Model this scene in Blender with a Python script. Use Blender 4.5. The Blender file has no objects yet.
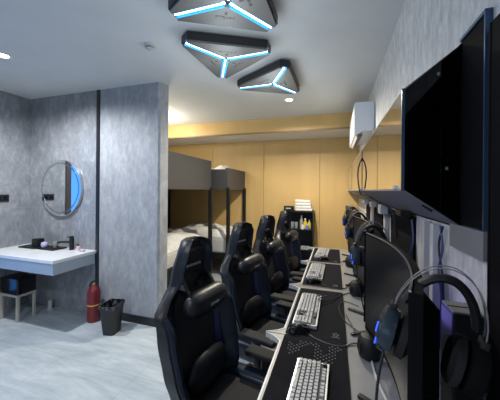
import bpy, bmesh, math, random
from mathutils import Vector, Matrix, Euler
random.seed(7)
PI = math.pi
SC = bpy.context.scene
COL = SC.collection

# ------------------------------------------------------------------ camera, world, lights, exposure
F_PX, HORIZON, YAW, ROLL, EYE, CEIL = 266.0, 190.0, 17.7, 0.5, 1.5, 2.67
cd = bpy.data.cameras.new('camera')
cd.sensor_fit = 'HORIZONTAL'; cd.sensor_width = 36.0; cd.lens = 36.0 * F_PX / 500.0
cd.shift_y = -(200.0 - HORIZON) / 500.0
cd.clip_start = 0.02; cd.clip_end = 60
cam = bpy.data.objects.new('camera', cd); COL.objects.link(cam)
cam.rotation_euler = (Matrix.Rotation(math.radians(YAW), 3, 'Z') @ Matrix.Rotation(PI / 2, 3, 'X')
                      @ Matrix.Rotation(math.radians(ROLL), 3, 'Z')).to_euler()
cam.location = (0, 0, EYE)
SC.camera = cam

w = bpy.data.worlds.new('world'); SC.world = w; w.use_nodes = True
bg = w.node_tree.nodes['Background']
bg.inputs[0].default_value = (0.16, 0.45, 1.0, 1); bg.inputs[1].default_value = 0.6

def area(name, loc, rot, sx, sy, power, col):
    l = bpy.data.lights.new(name, 'AREA'); l.shape = 'RECTANGLE'; l.size = sx; l.size_y = sy
    l.energy = power; l.color = col
    o = bpy.data.objects.new(name, l); COL.objects.link(o); o.location = loc; o.rotation_euler = rot
    return o
# daylight through the left window; fill light added outside the rear wall
area('daylight_side', (-3.98, 0.83, 1.25), (0, -PI / 2, 0), 2.2, 1.9, 16, (0.07, 0.34, 1.0))
area('fill_rear', (-1.7, -2.62, 1.5), (PI / 2, 0, 0), 3.0, 1.6, 15, (0.96, 0.98, 1.0))

SC.view_settings.view_transform = 'Standard'; SC.view_settings.look = 'None'
SC.view_settings.gamma = 1.0; SC.view_settings.use_curve_mapping = False
SC.view_settings.exposure = 0.0

# ------------------------------------------------------------------ materials
def mat(name, col, rough=0.5, metal=0.0, spec=0.5, emit=None, estr=0.0, coat=0.0):
    m = bpy.data.materials.new(name); m.use_nodes = True
    b = m.node_tree.nodes['Principled BSDF']
    b.inputs['Base Color'].default_value = (*col, 1); b.inputs['Roughness'].default_value = rough
    b.inputs['Metallic'].default_value = metal; b.inputs['Specular IOR Level'].default_value = spec
    b.inputs['Coat Weight'].default_value = coat
    if emit:
        b.inputs['Emission Color'].default_value = (*emit, 1); b.inputs['Emission Strength'].default_value = estr
    return m

def noisy(name, cols, scale=6.0, stretch=(1, 1, 1), rot=(0, 0, 0), detail=6.0, dist=0.0, rough=0.5, bump=0.0,
          pos=(0.35, 0.65), spec=0.5, nrough=0.6, metal=0.0):
    m = mat(name, cols[0], rough, metal, spec); nt = m.node_tree; b = nt.nodes['Principled BSDF']
    tc = nt.nodes.new('ShaderNodeTexCoord'); mp = nt.nodes.new('ShaderNodeMapping')
    mp.inputs['Scale'].default_value = stretch; mp.inputs['Rotation'].default_value = rot
    nz = nt.nodes.new('ShaderNodeTexNoise'); nz.inputs['Scale'].default_value = scale
    nz.inputs['Detail'].default_value = detail; nz.inputs['Distortion'].default_value = dist
    nz.inputs['Roughness'].default_value = nrough
    cr = nt.nodes.new('ShaderNodeValToRGB')
    n = len(cols)
    while len(cr.color_ramp.elements) < n: cr.color_ramp.elements.new(0.5)
    for i, c in enumerate(cols):
        cr.color_ramp.elements[i].position = pos[0] + (pos[1] - pos[0]) * i / max(1, n - 1)
        cr.color_ramp.elements[i].color = (*c, 1)
    L = nt.links.new
    L(tc.outputs['Object'], mp.inputs[0]); L(mp.outputs[0], nz.inputs['Vector'])
    L(nz.outputs[0], cr.inputs[0]); L(cr.outputs[0], b.inputs['Base Color'])
    if bump:
        bp = nt.nodes.new('ShaderNodeBump'); bp.inputs['Strength'].default_value = bump
        bp.inputs['Distance'].default_value = 0.01
        L(nz.outputs[0], bp.inputs['Height']); L(bp.outputs[0], b.inputs['Normal'])
    return m

def tiled(m, axes, size, offs, groove=(0.2, 0.22, 0.24), width=0.0015):
    """thin joint lines of a tile grid mixed into the base colour of m"""
    nt = m.node_tree; b = nt.nodes['Principled BSDF']; L = nt.links.new
    src = b.inputs['Base Color'].links[0].from_socket
    tc = nt.nodes.new('ShaderNodeTexCoord'); sp = nt.nodes.new('ShaderNodeSeparateXYZ')
    L(tc.outputs['Object'], sp.inputs[0])
    last = None
    for ax, s, o in zip(axes, size, offs):
        def mth(op, a, v):
            k = nt.nodes.new('ShaderNodeMath'); k.operation = op
            if a is not None: L(a, k.inputs[0])
            k.inputs[1].default_value = v; return k
        k = mth('SUBTRACT', sp.outputs[ax], o); k = mth('DIVIDE', k.outputs[0], s)
        fr = nt.nodes.new('ShaderNodeMath'); fr.operation = 'FRACT'; L(k.outputs[0], fr.inputs[0])
        k = mth('LESS_THAN', fr.outputs[0], width / s * 2)
        if last is None: last = k
        else:
            mx = nt.nodes.new('ShaderNodeMath'); mx.operation = 'MAXIMUM'
            L(last.outputs[0], mx.inputs[0]); L(k.outputs[0], mx.inputs[1]); last = mx
    mix = nt.nodes.new('ShaderNodeMix'); mix.data_type = 'RGBA'
    L(last.outputs[0], mix.inputs[0]); L(src, mix.inputs[6]); mix.inputs[7].default_value = (*groove, 1)
    L(mix.outputs[2], b.inputs['Base Color'])
    return m

M = {}
M['floor'] = tiled(noisy('floor_marble', [(0.30, 0.35, 0.39), (0.42, 0.47, 0.50), (0.60, 0.64, 0.66)], 2.2, (0.7, 3.2, 1), (0, 0, 0.5),
                   11, 0.45, 0.24, 0, (0.30, 0.74), nrough=0.66), (0, 1), (0.8, 0.8), (0.1, 0.15), (0.3, 0.33, 0.36))
M['ceiling'] = noisy('ceiling_paint', [(0.62, 0.64, 0.645), (0.65, 0.67, 0.675)], 3, rough=0.75)
M['tile'] = tiled(noisy('grey_stone_tile', [(0.19, 0.20, 0.215), (0.26, 0.27, 0.29), (0.40, 0.41, 0.43)], 8, (1.6, 1.6, 0.8), (0.5, 0.5, 0.4),
                  10, 0.5, 0.16, 0.10, (0.32, 0.72), nrough=0.72), (2,), (0.75,), (0.5,), (0.3, 0.32, 0.35))
M['concrete'] = noisy('concrete_wallpaper', [(0.24, 0.255, 0.275), (0.32, 0.335, 0.36), (0.44, 0.455, 0.48)], 12, (1.3, 1.3, 0.55), (0, 0, 0),
                      10, 0.3, 0.6, 0.12, (0.32, 0.7), nrough=0.75)
M['plaster'] = noisy('textured_wallpaper', [(0.36, 0.355, 0.35), (0.50, 0.495, 0.485), (0.66, 0.655, 0.64)], 20, (1.2, 1.2, 0.45), (0.5, 0, 0),
                     8, 0.5, 0.7, 0.35, (0.32, 0.7), nrough=0.7)
M['wood'] = noisy('oak_panel', [(0.54, 0.36, 0.14), (0.59, 0.40, 0.158), (0.63, 0.43, 0.178)], 2.2, (1, 1, 0.12), (0, 0, 0), 6, 0.4, 0.5, 0, (0.3, 0.7))
M['wood_trim'] = mat('oak_edge', (0.30, 0.19, 0.08), 0.5)
M['white_paint'] = mat('white_paint', (0.72, 0.72, 0.70), 0.6)
M['black_trim'] = mat('black_trim', (0.012, 0.013, 0.016), 0.35)
M['window_frame'] = mat('bronze_window_frame', (0.05, 0.04, 0.035), 0.4)
M['black'] = mat('black_plastic', (0.008, 0.008, 0.009), 0.5, 0, 0.35)
M['black_matte'] = mat('black_matte', (0.004, 0.004, 0.0045), 0.8, 0, 0.08)
M['black_gloss'] = mat('black_gloss', (0.006, 0.006, 0.008), 0.12)
M['black_metal'] = mat('black_metal', (0.02, 0.02, 0.023), 0.4, 0.3)
M['rubber'] = mat('rubber', (0.011, 0.011, 0.011), 0.8)
M['leather'] = noisy('black_leather', [(0.005, 0.006, 0.008), (0.009, 0.010, 0.014)], 30, spec=0.4, rough=0.42, bump=0.03)
M['leather_blue'] = noisy('navy_leather', [(0.003, 0.009, 0.020), (0.005, 0.013, 0.030)], 30, spec=0.4, rough=0.38, bump=0.03)
M['fabric_black'] = noisy('black_mesh_fabric', [(0.005, 0.005, 0.007), (0.011, 0.011, 0.015)], 120, rough=0.8, bump=0.05)
M['trim_blue'] = mat('blue_leather_trim', (0.008, 0.016, 0.10), 0.45)
M['logo'] = mat('pale_grey_print', (0.33, 0.34, 0.36), 0.5)
M['desk'] = noisy('grey_desktop', [(0.19, 0.19, 0.19), (0.23, 0.23, 0.23)], 7, rough=0.35)
M['desk_edge'] = mat('white_edge_band', (0.62, 0.63, 0.64), 0.4)
M['mat'] = noisy('cloth_mousepad', [(0.005, 0.0055, 0.008), (0.009, 0.0095, 0.013)], 60, rough=0.9, spec=0.12)
M['mat_print'] = mat('grey_print', (0.16, 0.165, 0.185), 0.8)
M['kb_case'] = mat('silver_keyboard_case', (0.52, 0.53, 0.55), 0.35, 0.35)
M['kb_well'] = mat('black_key_well', (0.01, 0.01, 0.012), 0.6)
M['key'] = mat('grey_white_keycap', (0.33, 0.335, 0.345), 0.5)
M['key_dark'] = mat('dark_keycap', (0.03, 0.03, 0.035), 0.5)
M['glass_dark'] = mat('dark_mirror_glass', (0.75, 0.74, 0.72), 0.025, 1.0)
M['case_grey'] = mat('grey_case_metal', (0.20, 0.20, 0.20), 0.55, 0.2)
M['blue_edge'] = mat('blue_anodised_edge', (0.05, 0.10, 0.17), 0.3, 0.6)
M['screen'] = mat('monitor_screen', (0.008, 0.008, 0.009), 0.3, 0, 0.3)
M['silver'] = mat('brushed_silver', (0.55, 0.56, 0.58), 0.3, 0.9)
M['chrome'] = mat('chrome', (0.75, 0.75, 0.76), 0.12, 1.0)
M['cushion'] = mat('ear_cushion', (0.008, 0.008, 0.009), 0.6, 0, 0.3)
M['led_blue'] = mat('blue_led', (0.05, 0.1, 0.6), 0.4, emit=(0.03, 0.09, 0.9), estr=1.6)
M['headset_shell'] = mat('headset_shell', (0.03, 0.045, 0.06), 0.25, 0.3)
M['lamp_face'] = noisy('grey_brushed_face', [(0.10, 0.10, 0.098), (0.135, 0.135, 0.13)], 3, (1, 1, 1), (0, 0, 0), 8, 0.6, 0.5)
M['lamp_print'] = mat('dark_grey_print', (0.03, 0.03, 0.032), 0.6)
M['tube_white'] = mat('lit_white_tube', (0.8, 0.95, 1), 0.4, emit=(0.62, 0.90, 1.0), estr=6.0)
M['tube_blue'] = mat('lit_blue_tube', (0.02, 0.2, 0.45), 0.4, emit=(0.01, 0.27, 0.68), estr=1.0)
M['down_lens'] = mat('lit_downlight_lens', (1, 1, 0.95), 0.4, emit=(1.0, 0.95, 0.85), estr=14)
M['down_lens_cool'] = mat('lit_cool_downlight_lens', (1, 1, 1), 0.4, emit=(0.9, 0.96, 1.0), estr=14)
M['mirror'] = mat('mirror_silver', (0.86, 0.88, 0.88), 0.01, 1.0)
M['frost'] = mat('frosted_ring', (0.55, 0.58, 0.60), 0.18, 1.0)
M['stone_white'] = noisy('white_stone', [(0.70, 0.71, 0.72), (0.78, 0.79, 0.80)], 3, rough=0.18, dist=1)
M['apron'] = mat('pale_grey_gloss_apron', (0.35, 0.40, 0.45), 0.12, 0.0, 0.6)
M['red'] = noisy('red_enamel', [(0.14, 0.012, 0.016), (0.18, 0.016, 0.020)], 3, rough=0.3)
M['yellow'] = mat('yellow_band', (0.55, 0.42, 0.10), 0.5)
M['bin'] = mat('dark_grey_bin', (0.018, 0.019, 0.021), 0.5)
M['liner'] = noisy('bin_liner', [(0.01, 0.01, 0.012), (0.25, 0.25, 0.28)], 25, rough=0.2, pos=(0.5, 0.8))
M['beige'] = mat('beige_leg', (0.42, 0.40, 0.34), 0.45)
M['cloth_white'] = noisy('white_cotton', [(0.66, 0.66, 0.64), (0.76, 0.76, 0.74)], 10, rough=0.85, bump=0.15)
M['bed_panel'] = mat('grey_bed_panel', (0.055, 0.055, 0.058), 0.55)
M['bed_post'] = mat('dark_bed_post', (0.011, 0.011, 0.013), 0.5, 0, 0.3)
M['mattress'] = mat('mattress_cloth', (0.55, 0.55, 0.53), 0.85)
M['ac'] = mat('white_ac_shell', (0.66, 0.69, 0.72), 0.35)
M['ac_dark'] = mat('ac_vent_dark', (0.12, 0.125, 0.13), 0.5)
M['white_plastic'] = mat('white_plastic', (0.5, 0.5, 0.5), 0.4)
M['socket'] = mat('black_socket', (0.015, 0.015, 0.018), 0.3)
M['cable'] = mat('black_cable', (0.012, 0.012, 0.013), 0.5)
M['cable_grey'] = mat('grey_cable', (0.42, 0.42, 0.43), 0.4)
M['cable_blue'] = mat('blue_cable', (0.05, 0.08, 0.22), 0.4)
M['bottle_y'] = mat('yellow_bottle', (0.60, 0.42, 0.04), 0.35)
M['bottle_w'] = mat('white_bottle', (0.7, 0.7, 0.7), 0.35)
M['bottle_b'] = mat('blue_label', (0.08, 0.2, 0.5), 0.4)
M['bottle_g'] = mat('dull_glass', (0.28, 0.30, 0.29), 0.15)
M['pcb'] = mat('circuit_board', (0.012, 0.014, 0.016), 0.5)
M['pink'] = mat('pale_pink_soap', (0.65, 0.5, 0.52), 0.4)
M['violet'] = mat('pale_violet_glass', (0.5, 0.48, 0.7), 0.2)

def glassy(name, tint, rough=0.03):
    m = bpy.data.materials.new(name); m.use_nodes = True; nt = m.node_tree
    for n in list(nt.nodes):
        if n.type != 'OUTPUT_MATERIAL': nt.nodes.remove(n)
    out = [n for n in nt.nodes if n.type == 'OUTPUT_MATERIAL'][0]
    tr = nt.nodes.new('ShaderNodeBsdfTransparent'); tr.inputs[0].default_value = (*tint, 1)
    gl = nt.nodes.new('ShaderNodeBsdfGlossy'); gl.inputs['Roughness'].default_value = rough
    fr = nt.nodes.new('ShaderNodeFresnel'); fr.inputs[0].default_value = 1.45
    mx = nt.nodes.new('ShaderNodeMixShader'); L = nt.links.new
    L(fr.outputs[0], mx.inputs[0]); L(tr.outputs[0], mx.inputs[1]); L(gl.outputs[0], mx.inputs[2]); L(mx.outputs[0], out.inputs[0])
    return m
M['glass_tint'] = glassy('smoked_glass', (0.10, 0.10, 0.11))
M['glass_clear'] = glassy('window_glass', (0.9, 0.95, 1.0))

# ------------------------------------------------------------------ mesh building
class MB:
    def __init__(self): self.b = bmesh.new()
    def _xf(self, vs, rot, loc):
        mtx = Matrix.Translation(Vector(loc)) @ (rot.to_4x4() if rot is not None else Matrix.Identity(4))
        bmesh.ops.transform(self.b, matrix=mtx, verts=vs)
    def box(self, c, s, bev=0.0, rot=None, seg=2):
        r = bmesh.ops.create_cube(self.b, size=1.0); vs = r['verts']
        bmesh.ops.transform(self.b, matrix=Matrix.Diagonal((*s, 1)), verts=vs)
        if bev:
            es = list({e for v in vs for e in v.link_edges})
            rr = bmesh.ops.bevel(self.b, geom=es, offset=bev, segments=seg, affect='EDGES', profile=0.6)
            vs = list({v for v in rr['verts']} | {v for v in vs if v.is_valid})
        self._xf(vs, rot, c); return self
    def cyl(self, p0, p1, r0, r1=None, seg=16):
        r1 = r0 if r1 is None else r1
        p0, p1 = Vector(p0), Vector(p1); d = p1 - p0
        r = bmesh.ops.create_cone(self.b, cap_ends=True, segments=seg, radius1=r0, radius2=r1, depth=d.length)
        self._xf(r['verts'], d.to_track_quat('Z', 'Y').to_matrix(), (p0 + p1) / 2); return self
    def rings(self, rings, cap=True, closed=False):
        b = self.b; rows = [[b.verts.new(p) for p in ring] for ring in rings]; n = len(rows[0])
        m = len(rows)
        for i in range(m if closed else m - 1):
            a, c = rows[i], rows[(i + 1) % m]
            for j in range(n):
                try: b.faces.new((a[j], a[(j + 1) % n], c[(j + 1) % n], c[j]))
                except ValueError: pass
        if cap and not closed:
            b.faces.new(list(reversed(rows[0]))); b.faces.new(rows[-1])
        return self
    def sheet(self, rows):
        b = self.b; rows = [[b.verts.new(p) for p in r] for r in rows]
        for i in range(len(rows) - 1):
            for j in range(len(rows[0]) - 1):
                b.faces.new((rows[i][j], rows[i][j + 1], rows[i + 1][j + 1], rows[i + 1][j]))
        return self
    def lathe(self, prof, c=(0, 0, 0), seg=24, rot=None, cap=True):
        rg = []
        for r, z in prof:
            ring = []
            for k in range(seg):
                v = Vector((r * math.cos(2 * PI * k / seg), r * math.sin(2 * PI * k / seg), z))
                if rot is not None: v = rot @ v
                ring.append(v + Vector(c))
            rg.append(ring)
        return self.rings(rg, cap)
    def prism(self, pts, z0, z1, fn=None):
        fn = fn or (lambda x, y, z: (x, y, z))
        return self.rings([[fn(x, y, z0) for x, y in pts], [fn(x, y, z1) for x, y in pts]])
    def tube(self, pts, r, seg=8, smooth=6, flat=None):
        pts = [Vector(p) for p in pts]
        if smooth and len(pts) > 2:
            q = []; P = [pts[0]] + pts + [pts[-1]]
            for i in range(1, len(P) - 2):
                for k in range(smooth):
                    t = k / smooth; a, b_, c, d = P[i - 1], P[i], P[i + 1], P[i + 2]
                    q.append(0.5 * ((2 * b_) + (c - a) * t + (2 * a - 5 * b_ + 4 * c - d) * t * t + (3 * b_ - a - 3 * c + d) * t ** 3))
            q.append(pts[-1]); pts = q
        up = Vector((0, 0, 1)); rg = []; last = None
        for i, p in enumerate(pts):
            t = (pts[min(i + 1, len(pts) - 1)] - pts[max(i - 1, 0)]).normalized()
            if last is None:
                n = t.cross(up)
                if n.length < 1e-3: n = t.cross(Vector((1, 0, 0)))
            else: n = last - t * last.dot(t)
            n.normalize(); last = n; bn = t.cross(n)
            ra, rb = (r, r) if flat is None else flat
            rg.append([p + n * ra * math.cos(2 * PI * k / seg) + bn * rb * math.sin(2 * PI * k / seg) for k in range(seg)])
        return self.rings(rg)
    def ball(self, c, s, seg=16):
        r = bmesh.ops.create_uvsphere(self.b, u_segments=seg, v_segments=max(8, seg // 2), radius=1.0)
        bmesh.ops.transform(self.b, matrix=Matrix.Diagonal((*s, 1)), verts=r['verts']); self._xf(r['verts'], None, c); return self
    def quad(self, a, b_, c, d):
        self.b.faces.new([self.b.verts.new(p) for p in (a, b_, c, d)]); return self
    def build(self, name, m, parent=None, smooth=False, mesh_name=None):
        bmesh.ops.recalc_face_normals(self.b, faces=self.b.faces[:])
        me = bpy.data.meshes.new(name); self.b.to_mesh(me); self.b.free()
        me.materials.append(M[m] if isinstance(m, str) else m)
        if smooth:
            for p in me.polygons: p.use_smooth = True
            try: me.set_sharp_from_angle(angle=math.radians(38))
            except Exception: pass
        o = bpy.data.objects.new(name, me); COL.objects.link(o)
        if parent: o.parent = parent
        return o

def tag(o, label, cat, group=None, kind=None):
    o['label'] = label; o['category'] = cat
    if group: o['group'] = group
    if kind: o['kind'] = kind
    return o
def thing(name, label, cat, loc=(0, 0, 0), rz=0.0, group=None):
    o = bpy.data.objects.new(name, None); COL.objects.link(o); o.empty_display_size = 0.1
    o.location = loc; o.rotation_euler = (0, 0, rz); return tag(o, label, cat, group)
def struct(name, mb, m, parent=None, smooth=False):
    o = mb.build(name, m, parent, smooth)
    if not parent: o['kind'] = 'structure'
    return o
def copy_tree(o, parent=None):
    c = o.copy(); COL.objects.link(c)
    if parent: c.parent = parent
    for ch in list(o.children): copy_tree(ch, c)
    return c
def bx(c, s, bev=0.0, rot=None): return MB().box(c, s, bev, rot)
def bb(x0, x1, y0, y1, z0, z1, bev=0.0): return MB().box(((x0 + x1) / 2, (y0 + y1) / 2, (z0 + z1) / 2), (x1 - x0, y1 - y0, z1 - z0), bev)
def sm(a, b, x):
    t = min(1, max(0, (x - a) / (b - a))); return t * t * (3 - 2 * t)
RX = lambda a: Matrix.Rotation(a, 3, 'X')
RY = lambda a: Matrix.Rotation(a, 3, 'Y')
RZ = lambda a: Matrix.Rotation(a, 3, 'Z')

# ------------------------------------------------------------------ the room
XR, XL, YM, YB, YF = 0.40, -3.84, 2.46, 5.13, -2.5
struct('floor', bb(XL - 0.15, XR + 0.15, YF - 0.15, YB + 0.15, -0.1, 0), 'floor')
struct('ceiling', bb(XL - 0.15, XR + 0.15, YF - 0.15, YB + 0.15, CEIL, CEIL + 0.1), 'ceiling')
struct('wall_right', bb(XR, XR + 0.12, YF, YB + 0.12, 0, CEIL), 'plaster')
# left wall with the window opening seen in the round mirror
o = MB()
for y0, y1, z0, z1 in ((YF, -0.25, 0, CEIL), (1.90, YB + 0.12, 0, CEIL), (-0.25, 1.90, 2.40, CEIL), (-0.25, 1.90, 0, 0.10)):
    o.box((XL - 0.06, (y0 + y1) / 2, (z0 + z1) / 2), (0.12, y1 - y0, z1 - z0))
struct('wall_left', o, 'tile')
o = MB()
for y0, y1, z0, z1 in ((1.82, 1.90, 0.10, 2.40), (-0.25, -0.17, 0.10, 2.40), (-0.17, 1.82, 2.32, 2.40), (-0.17, 1.82, 0.10, 0.18), (0.74, 0.80, 0.18, 2.32)):
    o.box((XL - 0.05, (y0 + y1) / 2, (z0 + z1) / 2), (0.13, y1 - y0, z1 - z0))
wn = struct('window_1', o, 'window_frame')
bb(XL - 0.055, XL - 0.049, -0.17, 1.82, 0.18, 2.32).build('window_pane', 'glass_clear', wn)
# wall behind the camera; its wide window is added to let fill light in
o = MB()
for x0, x1, z0, z1 in ((XL, -3.3, 0, CEIL), (-0.1, XR, 0, CEIL), (-3.3, -0.1, 0, 0.6), (-3.3, -0.1, 2.4, CEIL)):
    o.box(((x0 + x1) / 2, YF - 0.06, (z0 + z1) / 2), (x1 - x0, 0.12, z1 - z0))
struct('wall_front', o, 'plaster')
o = MB()
for x0, x1, z0, z1 in ((-3.3, -3.24, 0.6, 2.4), (-0.16, -0.1, 0.6, 2.4), (-3.24, -0.16, 2.34, 2.4), (-3.24, -0.16, 0.6, 0.66), (-1.73, -1.67, 0.66, 2.34)):
    o.box(((x0 + x1) / 2, YF - 0.05, (z0 + z1) / 2), (x1 - x0, 0.13, z1 - z0))
wn = struct('fill_window', o, 'window_frame')
bb(-3.24, -0.16, YF - 0.055, YF - 0.049, 0.66, 2.34).build('window_pane', 'glass_clear', wn)
# mirror wall, partition, black joint strip
struct('wall_mirror_side', bb(XL, -2.70, YM, YM + 0.12, 0, CEIL), 'tile')
struct('wall_partition', MB().prism([(-2.655, YM), (-1.845, YM), (-1.825, YM + 0.02), (-1.805, YM + 0.13), (-2.655, YM + 0.13)], 0, CEIL), 'concrete')
struct('trim_1', bb(-2.70, -2.655, YM - 0.012, YM + 0.10, 0, CEIL), 'black_trim')
struct('baseboard_partition', bb(-2.655, -1.842, YM - 0.014, YM, 0, 0.085), 'black_trim')
# oak panelled back wall
o = MB(); o.box(((XL + XR) / 2, YB + 0.07, CEIL / 2), (XR - XL, 0.10, CEIL))
for x0, x1 in ((XL, -3.59), (-3.59, -2.47), (-2.47, -1.35), (-1.35, -0.27), (-0.27, 0.40)):
    o.box(((x0 + x1) / 2, YB + 0.01, 1.25), (x1 - x0 - 0.008, 0.03, 2.50))
struct('wall_back', o, 'wood')
# dropped beam: oak face, white underside running to the back wall
bm_ = struct('trim_2', bb(XL, XR, 4.22, 4.24, 2.455, CEIL), 'wood')
bb(XL, XR, 4.24, YB - 0.005, 2.475, 2.49).build('white_underside', 'white_paint', bm_)
bb(XL, XR, 4.215, 4.25, 2.435, 2.455).build('lower_trim', 'wood_trim', bm_)  # thin brown wood trim along the beam's lower edge

# ------------------------------------------------------------------ ceiling lights
def tri_outline(R, cut):
    """equilateral triangle of circumradius R with its corners cut by straight chamfers"""
    vs = [Vector((R * math.cos(a), R * math.sin(a))) for a in (PI / 2, PI / 2 + 2 * PI / 3, PI / 2 + 4 * PI / 3)]
    out = []
    for i in range(3):
        p, a, b = vs[i], vs[i - 1], vs[(i + 1) % 3]
        out += [p + (a - p).normalized() * cut, p + (b - p).normalized() * cut]
    return out
def marks(mb, x, y, z, wd, ht, rot, n, seed):
    """a short row of small printed strokes, all in one mesh"""
    rnd = random.Random(seed); R2 = RZ(rot); step = wd / n
    for k in range(n):
        cx = -wd / 2 + step * (k + 0.5)
        for _ in range(2):
            hor = rnd.random() < 0.5
            s = (step * 0.72, ht * 0.16, 0.001) if hor else (step * 0.2, ht, 0.001)
            off = R2 @ Vector((cx + (0 if hor else rnd.choice((-1, 1)) * step * 0.28), rnd.choice((-.42, 0, .42)) * ht if hor else 0, 0))
            mb.box((x + off.x, y + off.y, z), s, 0, R2)
def tri_lamp(cx, cy, ang, label):
    t = thing('ceiling_light', label, 'ceiling light', (cx, cy, CEIL), ang, 'triangular lit ceiling panels')
    po = [(p.x, p.y) for p in tri_outline(0.455, 0.095)]
    MB().prism(po, -0.02, -0.078).build('housing', 'black_metal', t)
    MB().prism([(x * 0.75, y * 0.75) for x, y in po], 0.0, -0.02).build('mount_plate', 'black', t)
    arm0 = 0.36
    # face plate: three kite panels separated by the three light channels
    for k in range(3):
        a = PI / 2 + k * 2 * PI / 3; b = a + 2 * PI / 3
        da, db = Vector((math.cos(a), math.sin(a))), Vector((math.cos(b), math.sin(b)))
        na = Vector((-da.y, da.x)); nb = Vector((db.y, -db.x))
        hw = 0.024
        inner = (da + db).normalized() * (hw / math.sin(PI / 3))
        outl = tri_outline(0.44, 0.09)
        p1 = outl[2 * k + 1]; p2 = outl[(2 * k + 2) % 6]
        pa = da * (p1.dot(da)) + na * hw; pb = db * (p2.dot(db)) + nb * hw
        pts = [inner, pa, p1, p2, pb]
        MB().prism([(p.x, p.y) for p in pts], -0.078, -0.094).build('face_plate', 'lamp_face', t)
    for k in range(3):
        mk = MB(); a = PI / 2 + k * 2 * PI / 3 + PI / 3
        x, y = 0.125 * math.cos(a), 0.125 * math.sin(a)
        marks(mk, x, y, -0.0945, 0.13, 0.02, a + PI / 2, 7, k)
        x, y = 0.085 * math.cos(a), 0.085 * math.sin(a)
        mk.box((x, y, -0.0945), (0.03, 0.006, 0.001), 0, RZ(a + 0.5)); mk.box((x, y, -0.0945), (0.03, 0.006, 0.001), 0, RZ(a - 0.5))
        mk.build('printed_mark', 'lamp_print', t)
    for k in range(3):
        a = PI / 2 + k * 2 * PI / 3; d = Vector((math.cos(a), math.sin(a))); n = Vector((-d.y, d.x)); R2 = RZ(a)
        for s in (-1, 1):
            c = d * (arm0 / 2 + 0.015) + n * s * 0.0215
            MB().box((c.x, c.y, -0.0865), (arm0 - 0.03, 0.004, 0.0155), 0, R2).build('blue_tube', 'tube_blue', t)['label'] = 'blue light strip'
        c = d * (arm0 / 2 + 0.008)
        MB().box((c.x, c.y, -0.078), (arm0 - 0.02, 0.040, 0.004), 0, R2).build('blue_backing', 'tube_blue', t)['label'] = 'blue light strip'
        MB().box((c.x, c.y, -0.0835), (arm0 - 0.02, 0.010, 0.008), 0, R2).build('white_tube', 'tube_white', t)['label'] = 'white light strip'
    l = bpy.data.lights.new('panel_glow', 'POINT'); l.energy = 5.6; l.color = (0.84, 0.94, 1.0); l.shadow_soft_size = 0.15
    lo = bpy.data.objects.new('panel_glow', l); COL.objects.link(lo); lo.location = (cx, cy, CEIL - 0.30)
    return t
tri_lamp(-0.60, 1.425, math.radians(-31), 'triangular grey panel light cut off by the top of the photo, largest of three')
tri_lamp(-0.87, 2.035, math.radians(28), 'triangular grey panel light with glowing blue strips, middle of the three')
tri_lamp(-0.61, 2.65, math.radians(-31), 'small-looking triangular grey panel light farthest back, next to the ceiling downlight')

def downlight(x, y, label, power, col, lens='down_lens', angle=165, z=CEIL, blend=0.6, size=0.03):
    t = thing('downlight', label, 'downlight', (x, y, z))
    MB().lathe([(0.040, 0), (0.062, 0), (0.066, -0.005), (0.058, -0.009), (0.046, -0.006), (0.040, -0.002)], (0, 0, 0), 24).build('trim_ring', 'white_paint', t, True)
    MB().lathe([(0.0405, -0.001), (0.0405, -0.005), (0.01, -0.007)], (0, 0, 0), 24).build('lens', lens, t, True)
    l = bpy.data.lights.new('downlight_beam', 'SPOT'); l.energy = power; l.color = col; l.spot_size = math.radians(angle)
    l.spot_blend = blend; l.shadow_soft_size = size
    lo = bpy.data.objects.new('downlight_beam', l); COL.objects.link(lo); lo.location = (x, y, z - 0.02)
    return t
WARM, COOL = (1.0, 0.90, 0.74), (0.94, 0.97, 1.0)
downlight(-0.575, 3.42, 'round lit downlight in the ceiling just behind the smallest triangular light', 230, WARM)
downlight(-2.80, 1.57, 'round lit downlight in the ceiling at far left above the sink area', 170, COOL, 'down_lens_cool')
t = thing('added_lamp', 'unseen domed ceiling lamp added above the bunk beds, behind the partition', 'ceiling lamp', (-2.75, 3.55, CEIL))  # unseen lamp, added to brighten the ceiling near the beam
MB().lathe([(0.15, 0), (0.16, -0.01), (0.16, -0.03), (0.15, -0.035)], (0, 0, 0), 28).build('base_ring', 'white_paint', t, True)
MB().lathe([(0.148, -0.035), (0.13, -0.065), (0.08, -0.085), (0.01, -0.09)], (0, 0, 0), 28).build('diffuser', 'down_lens', t, True)
l = bpy.data.lights.new('added_lamp_light', 'POINT'); l.energy = 30; l.color = WARM; l.shadow_soft_size = 0.06
lo = bpy.data.objects.new('added_lamp_light', l); COL.objects.link(lo); lo.location = (-2.75, 3.55, CEIL - 0.24)
downlight(-1.50, -0.6, 'unseen round downlight added to the ceiling behind the camera', 110, COOL, 'down_lens_cool')  # out of view, added as extra light for the room

t = thing('smoke_detector', 'small round white smoke detector on the ceiling left of the triangular lights', 'smoke detector', (-1.44, 1.81, CEIL))
MB().lathe([(0.045, 0), (0.045, -0.012), (0.036, -0.018), (0.034, -0.03), (0.018, -0.038), (0.005, -0.039)], (0, 0, 0), 24).build('body', 'white_plastic', t, True)
MB().lathe([(0.0355, -0.019), (0.0365, -0.021), (0.0355, -0.027), (0.034, -0.028)], (0, 0, 0), 24).build('vent_band', 'ac_dark', t, True)

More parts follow.
